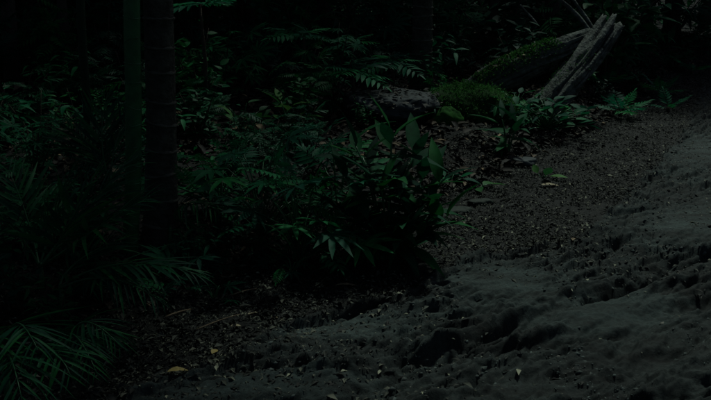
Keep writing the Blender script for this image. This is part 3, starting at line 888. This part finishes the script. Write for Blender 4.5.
# ------------------------------------------------------------------ single fallen leaves and sticks
def fallen(name, label, px, py, L, wd, m, yaw, cat='leaf', tilt=0.1):
    p = at(px, py); p.z += 0.025
    d = Vector((math.cos(yaw), math.sin(yaw), tilt))
    V, F = leaf_tpl(wd, 0.18, 0.4, 8, 0.45, wavy=0.012)
    V = V - np.array((0, 0.5, 0))
    o = link(name, mesh(name, V, F, m)); o.matrix_local = place_m(p, d, UP + rv(0.12), L)
    tag(o, label, cat, 'fallen leaves that stand out on the litter')
fallen('fallen_leaf', 'long tan fallen leaf lying at the foot of the large dark clump', 347, 288, 0.13, 0.22, 'deadleaf', 0.1)
fallen('fallen_leaf', 'yellow curled leaf on the sand at the lower left of the track', 178, 375, 0.085, 0.5, 'yellow', 0.3)
fallen('fallen_leaf', 'small pale curled leaf at the end of the sand ledge', 253, 317, 0.055, 0.5, 'paleleaf', 0.6)
fallen('fallen_leaf', 'pale leaf just left of the sand ledge', 236, 330, 0.05, 0.5, 'paleleaf', 0.2)
fallen('fallen_leaf', 'pale narrow leaf at the left tip of the sand ledge', 276, 322, 0.065, 0.3, 'paleleaf', -0.2)
fallen('fallen_leaf', 'yellowish leaf in the litter above the yellow curled one', 215, 356, 0.05, 0.6, 'yellow', 1.2)
fallen('fallen_leaf', 'pale flat leaf on the strip right of the slab', 550, 187, 0.16, 0.3, 'paleleaf', 0.1)
fallen('fallen_leaf', 'tan leaf in the middle of the litter strip beside the smooth hump', 573, 242, 0.07, 0.4, 'deadleaf', 1.2)
def stick(label, p0, p1, r, m='twig'):
    a = at(*p0); b_ = at(*p1); a.z += 0.02; b_.z += 0.02
    c = a.copy(); mid_ = a.lerp(b_, 0.5) + Vector((0.01, 0.01, 0.012))
    V, F = tube([p - c for p in bez([a, mid_, b_], 8)], [r * (1 - 0.06 * i) for i in range(9)], 6)
    o = link('stick', mesh('stick', V, F, m)); o.location = c
    tag(o, label, 'stick', 'sticks on the litter')
stick('thin pale stick on the litter below the ringed trunk', (166, 321), (192, 313), 0.006, 'deadleaf')
stick('long thin stick on the litter leading to the sand ledge', (196, 334), (240, 318), 0.004, 'deadleaf')
stick('short dry stick across the litter near the big clump', (228, 300), (258, 292), 0.005, 'deadleaf')

# ------------------------------------------------------------------ dim understory shrubs
def shrub_proto(k, n, ll, tplset, m):
    bag = Bag(); st = Bag()
    for s in range(6):
        a = s * 1.05 + random.random(); r = random.uniform(0.2, 0.5); h = random.uniform(0.5, 1.0)
        P = bez([(0, 0, -0.08), (math.cos(a) * r * 0.3, math.sin(a) * r * 0.3, h * 0.6), (math.cos(a) * r, math.sin(a) * r, h)], 6)
        st.tube(P, [0.014, .012, .01, .009, .007, .005, .003], 5)
        for i in range(n // 6):
            t = random.uniform(0.25, 1) * 6; q = min(int(t), 5)
            p = P[q].lerp(P[q + 1], t - q) + rv(0.07)
            b_ = random.random() * 6.28
            d = Vector((math.cos(b_), math.sin(b_), random.uniform(-0.4, 0.6)))
            bag.add(random.choice(tplset), place_m(p, d, UP + rv(0.35), ll * random.uniform(0.6, 1.3)))
    return st.mesh('stem', 'twig'), bag.mesh('foliage', m)
PROTO = [shrub_proto(0, 110, 0.20, T_LANCE, 'dim'), shrub_proto(1, 150, 0.14, T_OVAL, 'dim'),
         shrub_proto(2, 60, 0.34, T_PINN, 'dim'), shrub_proto(3, 40, 0.30, T_PALMATE, 'cut'), shrub_proto(4, 120, 0.24, T_LANCE, 'cut')]
def shrub(loc, sc_, k, label, group):
    root = thing('shrub', label, 'shrub', loc, group)
    root.scale = (sc_ * random.uniform(0.9, 1.15), sc_ * random.uniform(0.9, 1.15), sc_); root.rotation_euler = (0, 0, random.random() * 6.28)
    link('stem', PROTO[k][0], root); link('foliage', PROTO[k][1], root)

KEEP = [(388, 128, .75), (388, 262, .45), (468, 122, .85), (540, 122, 1.5), (452, 170, 1.2), (500, 170, 1.0), (570, 60, 1.0), (158, 228, .35), (62, 300, .5), (30, 380, .8)]
KEEP = [(at(a, b_), r) for a, b_, r in KEEP]
def free(x, y):
    return all(math.hypot(x - p.x, y - p.y) > r for p, r in KEEP)
for i, (px, py, sc_, k, lb_) in enumerate([(22, 312, .34, 1, 'low round leaved shrub under the feathery palm at the left edge'), (95, 296, .26, 2, 'low ferny shrub under the arching palm frond'),
        (192, 270, .28, 4, 'low long leaved shrub at the right foot of the ringed trunk'),
        (222, 264, .30, 1, 'low round leaved shrub in the shade below the cut leaf plants'), (256, 262, .32, 0, 'low narrow leaved shrub in the black shade below the cut leaf plants'),
        (290, 258, .32, 1, 'dark round leaved shrub under the middle cut leaf plant'), (325, 262, .30, 0, 'dark narrow leaved shrub touching the large dark clump'),
        (360, 266, .22, 1, 'tiny round leaved shrub in front of the large dark clump'),
        (60, 330, .28, 0, 'low narrow leaved shrub between the two corner palms'), (8, 275, .42, 0, 'narrow leaved shrub in black shade at the left edge'), (55, 255, .40, 4, 'long leaved shrub in black shade behind the feathery palm'),
        (92, 250, .38, 1, 'round leaved shrub in black shade below the slender stem'), (30, 245, .45, 2, 'ferny shrub in black shade behind the left edge palm'), (478, 108, .40, 1, 'round leaved shrub growing on the mossy mound'),
        (440, 100, .36, 3, 'finger leaved shrub between the banded trunk and the mossy mound'), (362, 128, .30, 1, 'round leaved shrub hiding the left end of the grey rock'), (420, 124, .26, 4, 'long leaved shrub in front of the right end of the grey rock'), (502, 100, .34, 4, 'long leaved shrub between the mossy mound and the log'),
        (628, 92, .45, 1, 'dark round leaved shrub right of the raised log end'), (652, 80, .5, 0, 'dark narrow leaved shrub behind the track ferns'), (676, 70, .55, 2, 'dark ferny shrub at the far bend of the track'),
        (600, 104, .36, 1, 'small round leaved shrub under the raised log end'), (640, 66, .8, 4, 'dark long leaved shrub in the gloom above the track ferns'), (700, 56, .8, 1, 'dark round leaved shrub at the upper right edge')]):
    shrub(at(px, py), sc_, k, lb_, 'low shrubs along the edge of the wood')
LOOK = ['narrow leaved', 'round leaved', 'ferny', 'finger leaved', 'long leaved']
MARK = [(-60, 'beyond the left edge palms'), (20, 'at the far left'), (75, 'behind the feathery palm'), (128, 'behind the slender green stem'), (185, 'just right of the ringed trunk'), (245, 'left of the tall ferns'),
        (305, 'under the tall ferns'), (360, 'behind the grey rock'), (420, 'around the banded palm trunk'), (475, 'behind the mossy mound'), (540, 'behind the fallen log'), (610, 'behind the raised log end'), (690, 'near the dark end of the track')]
cnt = tries = 0
USED = set()
NEAR = []
while cnt < 150 and tries < 9000:
    tries += 1
    y = 4.6 + 13 * random.random() ** 1.5; x = random.uniform(-0.48 * y - 0.3, 0.5 * y)
    s = float(base_h(np.array([x]), np.array([y]))[1][0])
    if s < 0.75 or not free(x, y): continue
    if y > 7.2 and x > -0.4 and y < 9.0 and s < 2.3: continue
    if any(math.hypot(x - a, y - b_) < 0.34 + 0.06 * max(y - 8, 0) for a, b_ in NEAR): continue
    NEAR.append((x, y))
    hgt = random.uniform(0.32, 0.6) if y < 7.5 else random.uniform(0.5, 1.0) if y < 11 else random.uniform(0.9, 2.0)
    k = random.randrange(5)
    px = CW / 2 + FPX * x / (y * math.cos(PITCH))
    where = min(MARK, key=lambda m: abs(m[0] - px))[1]
    how = 'low %s shrub %s' if y < 7.5 else 'dim %s shrub %s' if y < 11 else 'tall shadowy %s shrub deep in the wood %s'
    k0 = k
    for j in range(5):
        k = (k0 + j) % 5
        if how % (LOOK[k], where) not in USED: break
    lb_ = how % (LOOK[k], where)
    if lb_ in USED:
        lb_ = lb_.replace('shrub', 'sprawling shrub', 1)
        if lb_ in USED: continue
    USED.add(lb_)
    shrub((x, y, H(x, y)), hgt, k, lb_, 'understory shrubs ' + where)
    cnt += 1

# ------------------------------------------------------------------ forest trees
def crown_mesh(seed, n=3800, rx=2.6, rz=1.7, ll=0.30):
    g = np.random.default_rng(seed)
    nc = 46
    c = g.normal(0, 1, (nc, 3)); c /= np.linalg.norm(c, axis=1, keepdims=True); c *= g.random((nc, 1)) ** 0.4 * np.array((rx, rx, rz))
    k = g.integers(0, nc, n)
    P = c[k] + g.normal(0, 0.42, (n, 3))
    Yd = g.normal(0, 1, (n, 3)) * (1, 1, 0.5); N = g.normal(0, 0.5, (n, 3)) + (0, 0, 1)
    V, F = many(T_SMALL, P, Yd, N, g.uniform(0.6, 1.3, n) * ll)
    return mesh('crown', V, F, 'dim')
CROWN = [crown_mesh(s) for s in (1, 2, 3)]
def trunk_mesh(seed, h=6.0):
    g = random.Random(seed)
    n = 26
    P = [(0.10 * math.sin(i * 0.21 + seed), 0.10 * math.cos(i * 0.17 + seed) - 0.1, -0.2 + h * i / n) for i in range(n + 1)]
    V, F = tube(P, [0.125 - 0.05 * i / n + 0.09 * math.exp(-i * 0.6) for i in range(n + 1)], 14, lambda i, j, th: 1 + 0.10 * math.sin(4 * th + seed + i * .1) + 0.06 * math.sin(11 * th + i * .5))
    bag = Bag(); bag.raw(V, F)
    for b_ in range(5):
        a = g.random() * 6.28; L = g.uniform(1.2, 2.0); z0 = h * g.uniform(0.78, 0.98)
        bag.tube(bez([(0, 0, z0), (math.cos(a) * L * .5, math.sin(a) * L * .5, z0 + 0.3), (math.cos(a) * L, math.sin(a) * L, z0 + 1.3)], 6), [0.055, .05, .042, .035, .028, .02, .01], 6)
    return bag.mesh('trunk', 'tree')
TRUNK = [trunk_mesh(s) for s in (1, 4, 8)]
def tree(x, y, label, group, k=None, s=1.0, thin=1.0, cs=1.0):
    root = thing('forest_tree', label, 'tree', (x, y, H(x, y)), group)
    root.rotation_euler = (0, 0, random.random() * 6.28)
    k = random.randrange(3) if k is None else k
    link('trunk', TRUNK[k], root, Matrix.Diagonal((thin, thin, s, 1)))
    link('crown', CROWN[(k + 1) % 3], root, Matrix.Translation((0, 0, 6.9 * s)) @ Matrix.Rotation(random.random() * 6, 4, 'Z') @ Matrix.Diagonal((cs, cs, cs, 1)))
for (px, Y, lb_, th) in [(491, 11.5, 'thin straight dark trunk left of the fallen log', 0.45), (12, 8.5, 'dim trunk at the far left edge', 0.6),
                         (70, 9.0, 'slim trunk in the dark left of the slender palm stem', 0.4), (245, 12.5, 'faint trunk in the dark right of the ringed palm', 0.6),
                         (446, 13.0, 'faint thin trunk just right of the banded palm trunk', 0.5), (548, 12.0, 'dark trunk behind the dead branches', 0.7),
                         (640, 19.0, 'dark trunk beyond the end of the track', 1.0), (694, 21.0, 'dark trunk at the upper right corner beyond the track', 1.0)]:
    p = on(px, 60, Y); tree(p.x, Y, lb_, 'trees with trunks seen in the dark', thin=th, cs=0.45 if Y < 15 else 1.0, s=2.4 if Y < 15 and px > 300 else 1.0)
for x, y, lb_ in [(-0.4, 13.5, 'leafy tree in the dark behind the tall ferns'), (-2.7, 12.7, 'leafy tree in the dark straight behind the ringed trunk'), (-4.9, 12.2, 'leafy tree in the dark behind the slender green stem'),
                  (-1.6, 15.3, 'second leafy tree deeper behind the tall ferns'), (0.8, 15.6, 'leafy tree deep behind the banded palm trunk'), (-3.9, 15.0, 'second leafy tree deeper behind the ringed trunk'), (-7.0, 11.5, 'leafy tree in the dark at the far left edge')]:
    tree(x, y, lb_, 'trees deep in the wood', thin=0.8)
# the rest of the wood, on both sides of the track
placed = []
SIZES = ['tall', 'slim', 'straight', 'dark', 'young', 'old', 'dim', 'thin', 'stout', 'shaded', 'bushy']
tries = 0
while len(placed) < 50 and tries < 8000:
    tries += 1
    x = random.uniform(-15, 20); y = random.uniform(-9, 30)
    s = float(base_h(np.array([x]), np.array([y]))[1][0])
    if not (s > 1.3 or s < -6.6): continue
    if math.hypot(x, y) < 3.5: continue
    if s > 0 and y > 1 and abs(x) < 0.5 * y + 1.6 and y < (15.6 if x > -1.0 else 12.6): continue
    if any(math.hypot(x - a, y - b_) < (3.1 if y < 12 else 2.3) for a, b_ in placed): continue
    placed.append((x, y))
    px = CW / 2 + FPX * x / (max(y, 0.1) * math.cos(PITCH))
    side = 'leafy tree standing beside the track'
    if s > 0 and y > 12 and -90 < px < 760:
        where = min(MARK, key=lambda m: abs(m[0] - px))[1]
        side = next(q for q in (z_ + ' leafy tree far back in the wood ' + where for z_ in SIZES) if q not in USED)
        USED.add(side)
    tree(x, y, side, 'trees of the surrounding wood', s=random.uniform(0.9, 1.25), thin=random.uniform(0.8, 1.5))

# far undergrowth that closes the view
n = 42000
x = rng.uniform(-30, 32, n); y = rng.uniform(14, 34, n)
hh, ss = base_h(x, y)
top = 0.8 + 2.6 * smooth(14, 22, y) + 1.2 * fbm(x * 0.4, y * 0.4, 2, 5)
keep = (ss > 1.5)
x, y, hh, top = x[keep], y[keep], hh[keep], top[keep]; n = len(x)
P = np.stack([x, y, hh + rng.random(n) ** 1.2 * np.maximum(top, 0.3)], 1)
V, F = many(T_SMALL, P, rng.normal(0, 1, (n, 3)) * (1, 1, .5), rng.normal(0, .5, (n, 3)) + (0, 0, 1), rng.uniform(0.15, 0.40, n))
tag(link('undergrowth', mesh('undergrowth', V, F, 'dim')), 'dense dark undergrowth closing the view deep in the wood', 'undergrowth', kind='stuff')
